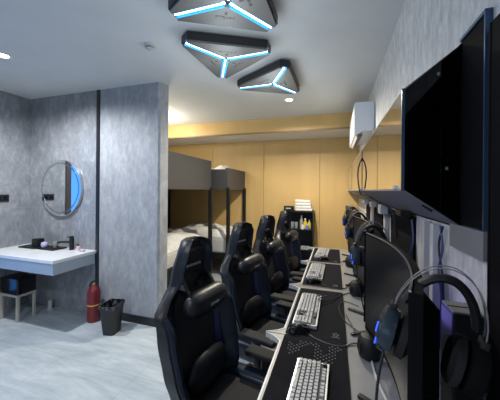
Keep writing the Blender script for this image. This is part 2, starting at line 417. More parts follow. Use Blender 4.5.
# ------------------------------------------------------------------ air conditioner on the right wall
t = thing('air_conditioner', 'white wall air conditioner high on the right wall near the oak beam', 'air conditioner', (XR, 3.10, 2.15))
pr = [(-0.005, 0.31), (-0.198, 0.31), (-0.205, 0.295), (-0.205, -0.03), (-0.19, -0.042), (-0.12, 0.0), (-0.005, 0.0)]
MB().prism(pr, 0, 0.95, lambda x, z, y: (x, y, z)).build('shell', 'ac', t)
bx((-0.155, 0.475, -0.026), (0.07, 0.84, 0.008), 0, RY(0.49)).build('air_outlet', 'ac_dark', t)
for k in range(2):
    bx((-0.18 + 0.06 * k, 0.475, -0.048 + 0.03 * k), (0.035, 0.84, 0.006), 0.002, RY(0.9)).build('louver', 'ac', t)

# ------------------------------------------------------------------ sink corner
t = thing('vanity_counter', 'white stone sink counter with pale grey front in the left corner', 'counter', (XL, YM, 0.62))
cw, cdp = 1.155, 0.52
bb(0.0, cw, -cdp, -0.002, 0.115, 0.15, 0.004).build('countertop', 'stone_white', t)
o = MB()
o.box((cw / 2, -cdp + 0.015, 0.057), (cw - 0.01, 0.02, 0.115)); o.box((cw - 0.017, -cdp / 2 - 0.005, 0.057), (0.02, cdp - 0.035, 0.115))
o.build('apron', 'apron', t)
bb(0.01, cw - 0.03, -cdp + 0.03, -0.002, 0.02, 0.115).build('carcass', 'bin', t)
MB().lathe([(0.19, 0.1505), (0.197, 0.152), (0.19, 0.153), (0.16, 0.1525), (0.02, 0.151)], (0.62, -0.27, 0), 32).build('basin', 'stone_white', t, True)
t = thing('faucet', 'matte black single-lever faucet on the white sink counter', 'faucet', (-2.98, 2.375, 0.77))
o = MB(); o.cyl((0, 0, 0), (0, 0, 0.135), 0.026, 0.025, 20); o.build('body', 'black', t, True)
MB().tube([(0, 0, 0.09), (-0.07, -0.05, 0.098), (-0.12, -0.085, 0.092)], 0.013).build('spout', 'black', t, True)
MB().cyl((0, 0, 0.135), (0, 0, 0.152), 0.022, 0.02).box((0.0, -0.02, 0.158), (0.02, 0.075, 0.012), 0.004).build('lever', 'black', t, True)
t = tag(bx((-3.40, 2.33, 0.778), (0.58, 0.17, 0.016), 0.004, RZ(0.02)).build('tray', 'black'), 'flat black tray lying on the white sink counter', 'tray')
o = MB(); o.box((0, 0, 0.045), (0.10, 0.085, 0.09), 0.008); t = o.build('tissue_box', 'black'); t.location = (-3.50, 2.345, 0.786)
tag(t, 'black box standing on the tray by the sink', 'box')
o = MB(); o.lathe([(0.025, 0), (0.033, 0.01), (0.036, 0.04), (0.03, 0.06), (0.01, 0.066)], (0, 0, 0), 20); t = o.build('soap_jar', 'violet', None, True); t.location = (-3.34, 2.31, 0.786)
tag(t, 'small round pale violet jar on the black tray', 'jar')
o = MB(); o.lathe([(0.022, 0), (0.026, 0.005), (0.028, 0.075), (0.025, 0.075), (0.022, 0.01)], (0, 0, 0), 20); t = o.build('drinking_glass', 'bottle_g', None, True); t.location = (-3.205, 2.345, 0.786)
tag(t, 'clear drinking glass at the right end of the black tray', 'glass')
t = thing('soap_bottle', 'tiny pink and black soap bottle right of the black faucet', 'bottle', (-2.86, 2.36, 0.77))
MB().lathe([(0.02, 0), (0.022, 0.03), (0.018, 0.05), (0.008, 0.055)], (0, 0, 0), 16).build('bottle_body', 'pink', t, True)
MB().cyl((0, 0, 0.055), (0, 0, 0.072), 0.006).box((-0.012, 0, 0.075), (0.035, 0.01, 0.008)).build('pump', 'black', t)
t = tag(bx((-2.78, 2.35, 0.783), (0.05, 0.035, 0.024), 0.006).build('soap_bar', 'pink'), 'small pale soap bar at the right end of the sink counter', 'soap')

t = thing('wall_mirror', 'round mirror with frosted rim on the grey tiled wall above the sink', 'mirror', (-3.25, YM, 1.505))
MB().lathe([(0.345, 0.002), (0.352, 0.004), (0.352, 0.028), (0.345, 0.032), (0.02, 0.032)], (0, 0, 0), 64, RX(PI / 2)).build('backing', 'silver', t, True)
MB().lathe([(0.298, 0.0325), (0.298, 0.034)], (0, 0, 0), 64, RX(PI / 2)).build('glass', 'mirror', t)
MB().lathe([(0.298, 0.033), (0.298, 0.0352), (0.318, 0.0352), (0.318, 0.033)], (0, 0, 0), 64, RX(PI / 2), False).build('frosted_ring', 'frost', t)
MB().lathe([(0.318, 0.033), (0.318, 0.0345), (0.347, 0.0345), (0.347, 0.033)], (0, 0, 0), 64, RX(PI / 2), False).build('rim_glass', 'mirror', t)
t = thing('wall_socket', 'black double power socket on the left tiled wall', 'socket', (XL, 2.15, 1.375))
bx((0.006, 0, 0), (0.012, 0.15, 0.086), 0.003).build('plate', 'socket', t)
for s in (-1, 1):
    bx((0.013, 0.037 * s, 0), (0.003, 0.045, 0.05), 0.001).build('outlet', 'black_gloss', t)

t = thing('fire_extinguisher', 'red fire extinguisher with yellow band standing at the black wall strip', 'fire extinguisher', (-2.60, 2.345, 0))
MB().lathe([(0.05, 0), (0.066, 0.008), (0.068, 0.03), (0.068, 0.33), (0.055, 0.375), (0.025, 0.40), (0.018, 0.415)], (0, 0, 0), 28).build('cylinder', 'red', t, True)
MB().lathe([(0.0682, 0.185), (0.0695, 0.186), (0.0695, 0.196), (0.0682, 0.197)], (0, 0, 0), 28).build('band', 'yellow', t, True)
MB().cyl((0, 0, 0.41), (0, 0, 0.435), 0.016).build('valve', 'yellow', t, True)
MB().box((0.02, -0.01, 0.443), (0.10, 0.018, 0.010), 0.002, RY(-0.15)).box((0.02, -0.01, 0.462), (0.105, 0.018, 0.008), 0.002, RY(-0.4)).build('handle', 'black', t)
MB().tube([(-0.016, 0, 0.425), (-0.055, 0.01, 0.42), (-0.075, 0.01, 0.36), (-0.078, 0.01, 0.20)], 0.009).build('hose', 'rubber', t, True)

t = thing('trash_bin', 'dark rectangular waste bin with a liner beside the red fire extinguisher', 'bin', (-2.215, 2.22, 0), math.radians(12))
def rect(wx, wy, z, r=0.03, n=4):
    out = []
    for sx, sy, a0 in ((1, 1, 0), (-1, 1, PI / 2), (-1, -1, PI), (1, -1, 3 * PI / 2)):
        for k in range(n + 1):
            a = a0 + PI / 2 * k / n
            out.append((sx * (wx / 2 - r) + r * math.cos(a), sy * (wy / 2 - r) + r * math.sin(a), z))
    return out
MB().rings([rect(0.13, 0.15, 0), rect(0.165, 0.21, 0.285), rect(0.175, 0.22, 0.287), rect(0.175, 0.22, 0.30), rect(0.16, 0.205, 0.30), rect(0.12, 0.14, 0.02)]).build('tub', 'bin', t, True)
rr = []
for i, (wx, wy, z) in enumerate(((0.179, 0.224, 0.272), (0.180, 0.225, 0.302), (0.155, 0.20, 0.304), (0.14, 0.175, 0.22))):
    ring = rect(wx, wy, z, 0.03, 6)
    rr.append([(x + random.uniform(-.0015, .0015), y + random.uniform(-.0015, .0015), z_ + random.uniform(-.003, .003)) for x, y, z_ in ring])
MB().rings(rr, cap=False).build('liner', 'liner', t)

# stools under the counter
def stool(x0, label):
    t = thing('low_stool', label, 'stool', (x0, 2.13, 0), 0, 'low stools under the sink counter')
    bb(-0.15, 0.15, -0.10, 0.10, 0.30, 0.48, 0.012).build('seat', 'black_gloss', t)
    bb(-0.15, 0.15, -0.10, 0.10, 0.275, 0.30, 0.003).build('seat_frame', 'beige', t)
    for sx in (-1, 1):
        for sy in (-1, 1):
            bb(sx * 0.135 - 0.013, sx * 0.135 + 0.013, sy * 0.085 - 0.013, sy * 0.085 + 0.013, 0, 0.275, 0.003).build('leg', 'beige', t)
    return t
stool(-3.50, 'low glossy black stool with pale legs under the sink counter')
t = thing('drain_pipe', 'short pale drain pipe stub at the wall under the sink counter', 'pipe', (-3.36, 2.40, 0))
MB().cyl((0, 0, 0.0), (0, 0, 0.11), 0.022).build('pipe', 'white_plastic', t, True)
MB().cyl((0, 0, 0.0), (0, 0, 0.012), 0.034).build('flange', 'white_plastic', t, True)

# ------------------------------------------------------------------ bunk beds
def bunk(x0, y0, Wd, H2, label):
    t = thing('bunk_bed', label, 'bunk bed', (x0, y0, 0), 0, 'bunk beds along the oak wall')
    Ln = 1.8
    for px in (0.0, -Ln + 0.02):
        for py in (0.025, Wd - 0.025):
            bb(px - 0.026, px + 0.026, py - 0.03, py + 0.03, 0, 1.54, 0.003).build('post', 'bed_post', t)
    bb(-0.05, 0.0, 0.0, Wd, 1.50, H2, 0.003).build('end_panel', 'bed_panel', t)
    bb(-Ln, -Ln + 0.04, 0.0, Wd, 1.50, H2, 0.003).build('head_panel', 'bed_panel', t)
    bb(-Ln + 0.04, -0.05, 0.0, 0.03, 1.50, H2 - 0.02, 0.003).build('guard_panel', 'bed_panel', t)
    bb(-Ln + 0.04, -0.05, Wd - 0.03, Wd, 1.50, H2 - 0.02, 0.003).build('guard_panel', 'bed_panel', t)
    bb(-Ln + 0.04, -0.05, 0.03, Wd - 0.03, 1.51, 1.55).build('upper_deck', 'bed_post', t)
    bb(-Ln + 0.05, -0.07, 0.04, Wd - 0.04, 1.55, 1.76, 0.03).build('upper_mattress', 'mattress', t)
    bb(-Ln + 0.04, -0.04, 0.03, Wd - 0.03, 0.30, 0.40).build('lower_deck', 'bed_post', t)
    bb(-0.04, 0.0, 0.05, Wd - 0.05, 0.30, 0.48, 0.003).build('footboard', 'bed_post', t)
    bb(-Ln + 0.05, -0.05, 0.04, Wd - 0.04, 0.40, 0.66, 0.03).build('lower_mattress', 'mattress', t)
    return t
bunk(-2.0, 2.63, 1.47, 1.985, 'grey bunk bed nearest the partition, with dark steel posts')
bunk(-1.74, 4.21, 0.90, 1.875, 'grey bunk bed against the oak back wall, farther of two')
def quilt(name, label, cx, cy, z, lx, ly, h, seed, grp=None):
    rnd = random.Random(seed); nx, ny = 26, 16; ph = [rnd.uniform(0, 6) for _ in range(6)]
    top = []
    for i in range(nx + 1):
        u = i / nx; row = []
        for j in range(ny + 1):
            v = j / ny
            e = min(1, min(u, 1 - u) * 6) ** 0.5 * min(1, min(v, 1 - v) * 6) ** 0.5
            hh = h * e * (0.62 + 0.22 * math.sin(5 * u + ph[0] + 2 * v) + 0.12 * math.sin(13 * v + ph[1] + 5 * u) + 0.10 * math.sin(19 * u - 8 * v + ph[2]))
            row.append((cx + (u - 0.5) * lx, cy + (v - 0.5) * ly, z + 0.004 + max(0, hh)))
        top.append(row)
    mb = MB(); mb.sheet(top); mb.sheet([[(p[0], p[1], z) for p in r] for r in top])
    bmesh.ops.bridge_loops(mb.b, edges=[e for e in mb.b.edges if e.is_boundary])
    return tag(mb.build(name, 'cloth_white', None, True), label, 'quilt', grp)
quilt('quilt', 'rumpled white quilt on the lower bunk nearest the partition', -2.66, 3.36, 0.663, 1.2, 1.36, 0.20, 3)
quilt('quilt', 'rumpled white quilt on the lower bunk against the oak wall', -2.40, 4.66, 0.663, 1.2, 0.80, 0.18, 5)
quilt('quilt', 'white quilt peeking over the top bunk against the oak wall', -2.35, 4.66, 1.763, 1.0, 0.78, 0.24, 8)

# ------------------------------------------------------------------ black shelf unit by the back wall
t = thing('shelf_unit', 'black open shelf unit holding bottles against the oak back wall', 'shelf', (-0.62, 4.93, 0))
bb(-0.265, -0.245, -0.16, 0.16, 0, 1.11).build('side_panel', 'black', t); bb(0.245, 0.265, -0.16, 0.16, 0, 1.11).build('side_panel', 'black', t)
bb(-0.265, 0.265, -0.165, 0.165, 1.11, 1.13).build('top', 'black', t); bb(-0.245, 0.245, 0.145, 0.155, 0.02, 1.11).build('back_panel', 'black', t)
for z in (0.06, 0.44, 0.80):
    bb(-0.245, 0.245, -0.155, 0.145, z - 0.01, z + 0.01).build('shelf_board', 'black', t)
bb(-0.01, 0.01, -0.15, 0.145, 0.07, 0.43).build('divider', 'black', t)
for k in range(4):
    hh = (0.045, 0.05, 0.055, 0.05)[k]; z = 1.13 + (0, 0.045, 0.095, 0.15)[k]
    mb = MB(); mb.box((0, 0, hh / 2), (0.30 - 0.01 * k, 0.22, hh), 0.02, None, 3)
    o = mb.build('folded_towel', 'cloth_white', None, True); o.location = (-0.53 - 0.008 * k, 4.92, z); o.rotation_euler = (0, (0, 0, 0.0, 0.04)[k], (0.03, -0.03, 0.05, 0.02)[k])
    tag(o, ('folded white towel at the bottom of the stack on the black shelf unit', 'folded white towel second from the bottom of the stack on the shelf unit',
            'folded white towel second from the top of the stack on the shelf unit', 'folded white towel slanting on top of the stack on the shelf unit')[k], 'towel', 'white towels on the shelf unit')
t = thing('storage_box', 'small black box with pale lettering on top of the black shelf unit', 'box', (-0.80, 4.86, 1.13))
bb(-0.085, 0.085, -0.06, 0.06, 0, 0.085, 0.004).build('body', 'black', t)
mk = MB()
for k in range(6): mk.box((-0.04 + 0.016 * k, -0.0605, 0.045), (0.010, 0.001, 0.016 if k % 2 else 0.024))
mk.build('lettering', 'bottle_w', t)
def bottle(x, y, z, m, h, r, label, cap='bottle_w'):
    t = thing('bottle', label, 'bottle', (x, y, z), 0, 'bottles on the middle shelf')
    MB().lathe([(r * 0.8, 0), (r, 0.006), (r, h * 0.62), (r * 0.45, h * 0.8), (r * 0.4, h * 0.9)], (0, 0, 0), 14).build('bottle_body', m, t, True)
    MB().cyl((0, 0, h * 0.88), (0, 0, h), r * 0.5, None, 12).build('cap', cap, t, True)
bottle(-0.50, 4.83, 0.81, 'bottle_y', 0.19, 0.034, 'yellow bottle left of the others on the middle shelf of the black unit')
bottle(-0.43, 4.84, 0.81, 'bottle_y', 0.17, 0.032, 'yellow bottle at the right side panel on the middle shelf', 'bottle_b')
bottle(-0.46, 4.79, 0.81, 'bottle_b', 0.10, 0.028, 'short blue bottle in front of the two yellow bottles')
bottle(-0.54, 4.79, 0.81, 'bottle_w', 0.09, 0.026, 'short white bottle at the front of the middle shelf')
bottle(-0.57, 4.86, 0.81, 'bottle_g', 0.24, 0.030, 'tall clear bottle on the middle shelf of the black unit')
for k, (x, lb) in enumerate(((-0.73, 'left'), (-0.66, 'right'))):
    o = MB().lathe([(0.024, 0), (0.03, 0.01), (0.034, 0.12), (0.031, 0.12), (0.026, 0.012)], (0, 0, 0), 16).build('glass_cup', 'bottle_g', None, True)
    o.location = (x, 4.84, 0.81); tag(o, 'clear glass cup on the middle shelf, %s one of two behind the farthest chair' % lb, 'cup', 'glass cups on the shelf unit')
o = MB(); o.box((0, 0, 0.03), (0.14, 0.10, 0.06), 0.01); o = o.build('plastic_pack', 'bottle_g'); o.location = (-0.50, 4.82, 0.45)
tag(o, 'pale plastic pack on the lower shelf of the black unit', 'pack')

# ------------------------------------------------------------------ desks
PITCH = 0.75
STN = [1.00 + PITCH * k for k in range(4)]                       # station centres along the wall
ORD = ['nearest', 'second nearest', 'third', 'farthest']
DZ = 0.75
dt = None
for k, yc in enumerate(STN):
    t = thing('gaming_desk', ['nearest grey gaming desk, under the keyboard at the bottom of the photo', 'second grey gaming desk from the front, with a mouse at its near end',
              'third grey gaming desk from the front', 'farthest grey gaming desk, ending before the oak wall'][k], 'desk', (0, yc, 0), 0, 'gaming desks along the right wall')
    n = 24; pts = []
    for i in range(n + 1):
        v = -0.372 + 0.744 * i / n
        e = abs(v) / 0.372
        pts.append((-0.255 - 0.085 * sm(0.86, 1.0, e), v))
    pts = [(XR - 0.005, -0.372)] + pts + [(XR - 0.005, 0.372)]
    MB().prism(pts, DZ - 0.025, DZ).build('desktop', 'desk', t)
    MB().rings([[(x - 0.003, y, DZ - 0.026), (x + 0.004, y, DZ - 0.026), (x + 0.004, y, DZ + 0.0015), (x - 0.003, y, DZ + 0.0015)] for x, y in pts[1:-1]]).build('edge_band', 'desk_edge', t)
    for s in (-1, 1):
        bb(-0.16, 0.36, s * 0.33 - 0.02, s * 0.33 + 0.02, DZ - 0.06, DZ - 0.025).build('bracket', 'black_metal', t)
        bb(0.20, 0.26, s * 0.33 - 0.025, s * 0.33 + 0.025, 0.03, DZ - 0.06).build('leg', 'black_metal', t)
        bb(-0.16, 0.36, s * 0.33 - 0.03, s * 0.33 + 0.03, 0, 0.03, 0.005).build('foot', 'black_metal', t)
    o = MB().lathe([(0.001, 0.0005), (0.026, 0.0005), (0.03, 0.003), (0.022, 0.004), (0.001, 0.004)], (0.28, 0.25, DZ), 20).build('cable_grommet', 'black', t, True)

# mouse mats
for k, yc in enumerate(STN):
    y0, y1 = ((0.625, 1.375), (1.385, 2.06), (2.14, 2.83), (2.89, 3.55))[k]
    t = thing('mouse_mat', ['black desk mat with dotted grey print under the nearest keyboard', 'black desk mat with a small pale emblem under the second keyboard',
              'black desk mat under the third keyboard from the front', 'black desk mat under the farthest keyboard'][k], 'mat', (-0.09, (y0 + y1) / 2, DZ + 0.002), 0, 'desk mats on the gaming desks')
    h = y1 - y0
    MB().rings([rect(0.30, h, 0.0, 0.012), rect(0.302, h + 0.002, 0.0015, 0.012), rect(0.30, h, 0.003, 0.012)]).build('pad', 'mat', t)
    MB().rings([rect(0.302, h + 0.002, 0.0008, 0.013), rect(0.305, h + 0.005, 0.0015, 0.013), rect(0.302, h + 0.002, 0.0022, 0.013)], True).build('stitching', 'black', t)
    mk = MB()
    if k == 0:
        for i in range(20):
            for j in range(12):
                x, y = -0.115 + 0.0125 * i, h / 2 - 0.045 - 0.0125 * j
                wv = 0.06 + 0.05 * math.sin(i * 0.55 + 0.6) - 0.0125 * j * (0.9 if i < 10 else 0.35)
                if 0 < wv < 0.085 and (i + j) % 2 == 0: mk.box((x, y, 0.0034), (0.0058, 0.0058, 0.0006), 0, RZ(PI / 4))
        mk.build('dotted_print', 'mat_print', t)
    else:
        for i in range(5):
            a = i * 1.25; mk.box((0.10 + 0.012 * math.cos(a), -h / 2 + 0.06 + 0.012 * math.sin(a), 0.0034), (0.015, 0.004, 0.0006), 0, RZ(a + 0.9))
        mk.box((0.10, -h / 2 + 0.035, 0.0034), (0.04, 0.004, 0.0006)); mk.build('printed_emblem', 'mat_print', t)

# keyboards: local x = typist's right, local y = away from the typist
U = 0.0187
def key_layout():
    ks = []
    def row(y, items, x=0.0):
        for it in items:
            if isinstance(it, tuple): x += it[0]; continue
            ks.append((x + it / 2, y, it, 1)); x += it
    nav, pad = 15.3, 18.6
    row(5.25, [1, (1,), 1, 1, 1, 1, (.5,), 1, 1, 1, 1, (.5,), 1, 1, 1, 1]); row(5.25, [1, 1, 1], nav)
    row(4, [1] * 13 + [2]); row(4, [1, 1, 1], nav); row(4, [1] * 4, pad)
    row(3, [1.5] + [1] * 12 + [1.5]); row(3, [1, 1, 1], nav); row(3, [1] * 3, pad); ks.append((pad + 3.5, 2.5, 1, 2))
    row(2, [1.75] + [1] * 11 + [2.25]); row(2, [1] * 3, pad)
    row(1, [2.25] + [1] * 10 + [2.75]); row(1, [(1,), 1], nav); row(1, [1] * 3, pad); ks.append((pad + 3.5, 0.5, 1, 2))
    row(0, [1.25, 1.25, 1.25, 6.25, 1.25, 1.25, 1.25, 1.25]); row(0, [1, 1, 1], nav); row(0, [2, 1], pad)
    return ks
KL = key_layout(); KW, KD = 22.6 * U, 6.25 * U
def keycap(mb, x, y, z, wk, dk):
    a, b = wk * U / 2 - 0.0008, dk * U / 2 - 0.0008; s = 0.0022
    R4 = lambda ax, by, zz: [(x - ax, y - by, zz), (x + ax, y - by, zz), (x + ax, y + by, zz), (x - ax, y + by, zz)]
    mb.rings([R4(a, b, z), R4(a - s * 0.4, b - s * 0.4, z + 0.006), R4(a - s, b - s, z + 0.0085)])
def keyboard(k, x, y, rz, label, each):
    t = thing('keyboard', label, 'keyboard', (x, y, DZ + 0.0052), rz, 'mechanical keyboards on the desks')
    MB().rings([rect(KW + 0.014, KD + 0.014, 0, 0.004), rect(KW + 0.016, KD + 0.016, 0.004, 0.004), rect(KW + 0.016, KD + 0.016, 0.017, 0.004), rect(KW + 0.013, KD + 0.013, 0.019, 0.004)]).build('case', 'kb_case', t)
    bb(-KW / 2, KW / 2, -KD / 2, KD / 2, 0.019, 0.0195).build('key_well', 'kb_well', t)
    cache = {}
    if each:
        for (kx, ky, wk, dk) in KL:
            mk = 'key_dark' if (ky > 5 and (kx < 1 or kx > 15.2)) or (kx > 15.2 and ky in (1, 0) and kx < 18.4) else 'key'
            key = (wk, dk, mk); px, py = kx * U - KW / 2, (ky + 0.5) * U - KD / 2
            if key not in cache:
                mb = MB(); keycap(mb, 0, 0, 0.0205, wk, dk); o = mb.build('key', mk, t); cache[key] = o
            else:
                o = cache[key].copy(); COL.objects.link(o); o.parent = t
            o.location = (px, py, 0)
    else:
        mb = MB()
        for (kx, ky, wk, dk) in KL: keycap(mb, kx * U - KW / 2, (ky + 0.5) * U - KD / 2, 0.0205, wk, dk)
        mb.build('keycaps', 'key', t)
    return t
keyboard(0, -0.088, 0.945, -PI / 2 - 0.03, 'pale grey mechanical keyboard on the dotted mat at the bottom of the photo', True)
keyboard(1, -0.15, 1.685, -PI / 2 - 0.01, 'pale grey mechanical keyboard second from the front, a cable crossing it', True)
keyboard(2, -0.155, 2.49, -PI / 2 - 0.02, 'pale grey mechanical keyboard third from the front', False)
keyboard(3, -0.135, 3.24, -PI / 2 - 0.05, 'pale grey mechanical keyboard farthest from the camera', False)

def mouse(x, y, rz, label, z=DZ + 0.0055):
    t = thing('computer_mouse', label, 'mouse', (x, y, z), rz, 'mice on the desk mats')
    rg = []
    for i in range(13):
        u = i / 12; xx = -0.06 + 0.12 * u
        wd = 0.031 * math.sqrt(max(0.02, 1 - (2 * u - 1) ** 4)) * (1 - 0.12 * math.exp(-((u - .55) / .2) ** 2))
        hh = 0.038 * max(0.12, math.sin(PI * (0.12 + 0.80 * u)) ** 0.7) * (1 - 0.35 * sm(.55, 1, u))
        rg.append([(xx, wd * math.cos(a) * (1 if math.sin(a) < 0.5 else 0.98), max(0, hh * (math.sin(a) if math.sin(a) > 0 else 0))) for a in [2 * PI * j / 20 for j in range(20)]])
    MB().rings(rg).build('shell', 'black_gloss', t, True)
    MB().cyl((0.03, -0.005, 0.027), (0.03, 0.005, 0.027), 0.009, None, 14).build('scroll_wheel', 'rubber', t, True)
    for s in (-1, 1): bx((0.034, s * 0.014, 0.0255), (0.042, 0.018, 0.004), 0.002, RY(0.28)).build('button', 'black', t)
    MB().tube([(-0.03, 0.012, 0.033), (-0.04, 0.0, 0.031), (-0.03, -0.012, 0.033)], 0.0015).build('light_ring', 'led_blue' if 'blue' in label else 'black', t)
    return t
mouse(-0.175, 1.42, 0.5, 'black gaming mouse at the near end of the second keyboard')
mouse(-0.155, 2.205, 0.4, 'black gaming mouse at the near end of the third keyboard')
mouse(-0.11, 2.965, 0.3, 'black gaming mouse at the near end of the farthest keyboard')

# ------------------------------------------------------------------ monitors and headsets
MW, MH = 0.70, 0.405
def monitor(k, yc, label):
    t = thing('monitor', label, 'monitor', (0.180, yc, 0), 0, 'curved monitors on the desks')
    Rr = 1.15; n = 18; z0 = 0.915; z1 = z0 + MH
    def prof(off0, off1, za, zb, y_in):
        rg = []
        for i in range(n + 1):
            v = -1 + 2 * i / n; a = v * (MW / 2 - y_in) / Rr
            rg.append([((Rr + off0) * math.cos(a) - Rr, (Rr + off0) * math.sin(a), za), ((Rr + off1) * math.cos(a) - Rr, (Rr + off1) * math.sin(a), za),
                       ((Rr + off1) * math.cos(a) - Rr, (Rr + off1) * math.sin(a), zb), ((Rr + off0) * math.cos(a) - Rr, (Rr + off0) * math.sin(a), zb)])
        return rg
    MB().rings(prof(0.0, 0.022, z0, z1, 0)).build('housing', 'black_matte', t)
    MB().rings(prof(-0.0012, 0.0, z0 + 0.016, z1 - 0.007, 0.006)).build('screen', 'screen', t)
    MB().rings(prof(0.0, 0.004, z1, z1 + 0.0035, 0)).build('top_bezel', 'silver', t)['label'] = 'pale metal top edge'
    MB().box((0.035, 0, z0 + 0.20), (0.05, 0.26, 0.22), 0.012).build('rear_hump', 'black_matte', t)
    o = MB(); ring = []
    for i in range(25):
        a = 2 * PI * i / 24; ring.append((0.062, 0.06 * math.cos(a), z0 + 0.2 + 0.06 * math.sin(a)))
    o.tube(ring, 0.005, 6, 0).build('light_ring', 'led_blue', t)
    bb(0.062, 0.10, -0.028, 0.028, DZ + 0.012, z0 + 0.26, 0.006).build('stand_column', 'black_matte', t)
    bb(0.02, 0.16, -0.10, 0.10, DZ, DZ + 0.012, 0.004).build('stand_base', 'case_grey', t)
    for s in (-1, 1):
        MB().box((-0.02, s * 0.115, DZ + 0.007), (0.17, 0.02, 0.012), 0.003, RZ(s * -0.55)).build('stand_foot', 'black_metal', t)
    l = bpy.data.lights.new('rear_glow', 'POINT'); l.energy = 0.30 if k == 0 else 0.08; l.color = (0.28, 0.26, 1.0); l.shadow_soft_size = 0.05
    lo = bpy.data.objects.new('rear_glow', l); COL.objects.link(lo); lo.location = (0.180 + 0.10, yc + 0.12, z0 + 0.2)
    return t
for k, yc in enumerate([0.885 + PITCH * i for i in range(4)]):
    monitor(k, yc, ['curved black monitor nearest the camera, seen edge-on', 'second curved black monitor from the camera', 'third curved black monitor from the camera', 'farthest curved black monitor on the desks'][k])

def headset(x, y, z, rz, label, tilt=0.0):
    """band over local x (left cup at -x); z is the top of the band"""
    t = thing('headset', label, 'headset', (x, y, z), rz, 'headsets hung on the monitors')
    if tilt: t.rotation_euler = (0, tilt, rz)
    Wd, Hh = 0.068, 0.126
    arc = [(-Wd * math.cos(a) * (1.0 if abs(math.cos(a)) < .95 else 1.0), 0, -Hh + Hh * math.sin(a)) for a in [PI * i / 14 for i in range(15)]]
    MB().tube([(x_ * 0.96, 0, z_ - 0.006) for x_, _, z_ in arc[2:-2]], 0.01, 10, 2, (0.017, 0.008)).build('headband_pad', 'cushion', t, True)
    for s in (-1, 1):
        MB().tube([(x_ * 1.10, s * 0.011, z_ + (0.016 if 0 < i < 14 else 0.0)) for i, (x_, _, z_) in enumerate(arc)], 0.0014, 6, 2).build('band_wire', 'case_grey', t, True)
    for s in (-1, 1):
        R = RY(s * PI / 2)
        MB().lathe([(0.03, 0.0), (0.046, 0.004), (0.049, 0.016), (0.046, 0.028), (0.035, 0.034), (0.012, 0.036)], (s * (Wd - 0.012), 0, -Hh - 0.022), 24, R).build('ear_cup', 'headset_shell' if s < 0 else 'black_matte', t, True)
        MB().lathe([(0.022, 0.002), (0.030, -0.003), (0.046, -0.005), (0.047, -0.018), (0.036, -0.026), (0.024, -0.02)], (s * (Wd - 0.012), 0, -Hh - 0.022), 24, R).build('ear_cushion', 'cushion', t, True)
        MB().box((s * (Wd + 0.006), 0, -Hh + 0.012), (0.014, 0.03, 0.05), 0.004).build('yoke', 'black', t)
        o = MB(); cx = s * (Wd + 0.0245)
        o.box((cx, -0.018, -Hh - 0.022), (0.003, 0.004, 0.022), 0.001).box((cx - s * 0.004, -0.030, -Hh - 0.045), (0.003, 0.004, 0.018), 0.001, RX(0.4)); o.build('light_strip', 'led_blue' if s < 0 else 'black', t)
    MB().tube([(-Wd, -0.005, -Hh - 0.068), (-Wd + 0.01, -0.02, -Hh - 0.16), (-Wd + 0.06, -0.02, -0.43 - 0.08), (0.03, 0.02, -0.585)], 0.003, 6).build('cord', 'cable', t, True)
    return t
HS = [(0.212, 0.60, 1.338), (0.165, 1.335, 1.346), (0.165, 2.085, 1.346), (0.165, 2.835, 1.346)]
for k, (x, y, z) in enumerate(HS):
    headset(x, y, z, -0.25 if k == 0 else 0.1, ['black headset with blue lights hung on the nearest monitor', 'black headset with blue lights hung on the second monitor', 'black headset hung on the third monitor from the camera',
            'black headset hung on the farthest monitor'][k], 0.24 if k == 0 else 0)

for k, yc in enumerate([1.385 + PITCH * i for i in range(3)]):
    t = thing('desk_speaker', ['small round black speaker on the desk beside the nearest monitor', 'small round black speaker on the desk beside the second monitor', 'small round black speaker on the desk beside the third monitor'][k],
              'speaker', (0.155, yc - 0.07, DZ), 0, 'round speakers behind the mats')
    MB().lathe([(0.03, 0), (0.046, 0.006), (0.053, 0.04), (0.05, 0.075), (0.036, 0.095), (0.01, 0.10)], (0, 0, 0), 24).build('body', 'black', t, True)
    MB().lathe([(0.036, 0.0), (0.038, 0.003), (0.03, 0.005), (0.005, 0.004)], (-0.040, 0, 0.045), 20, RY(-PI / 2)).build('grille', 'fabric_black', t, True)

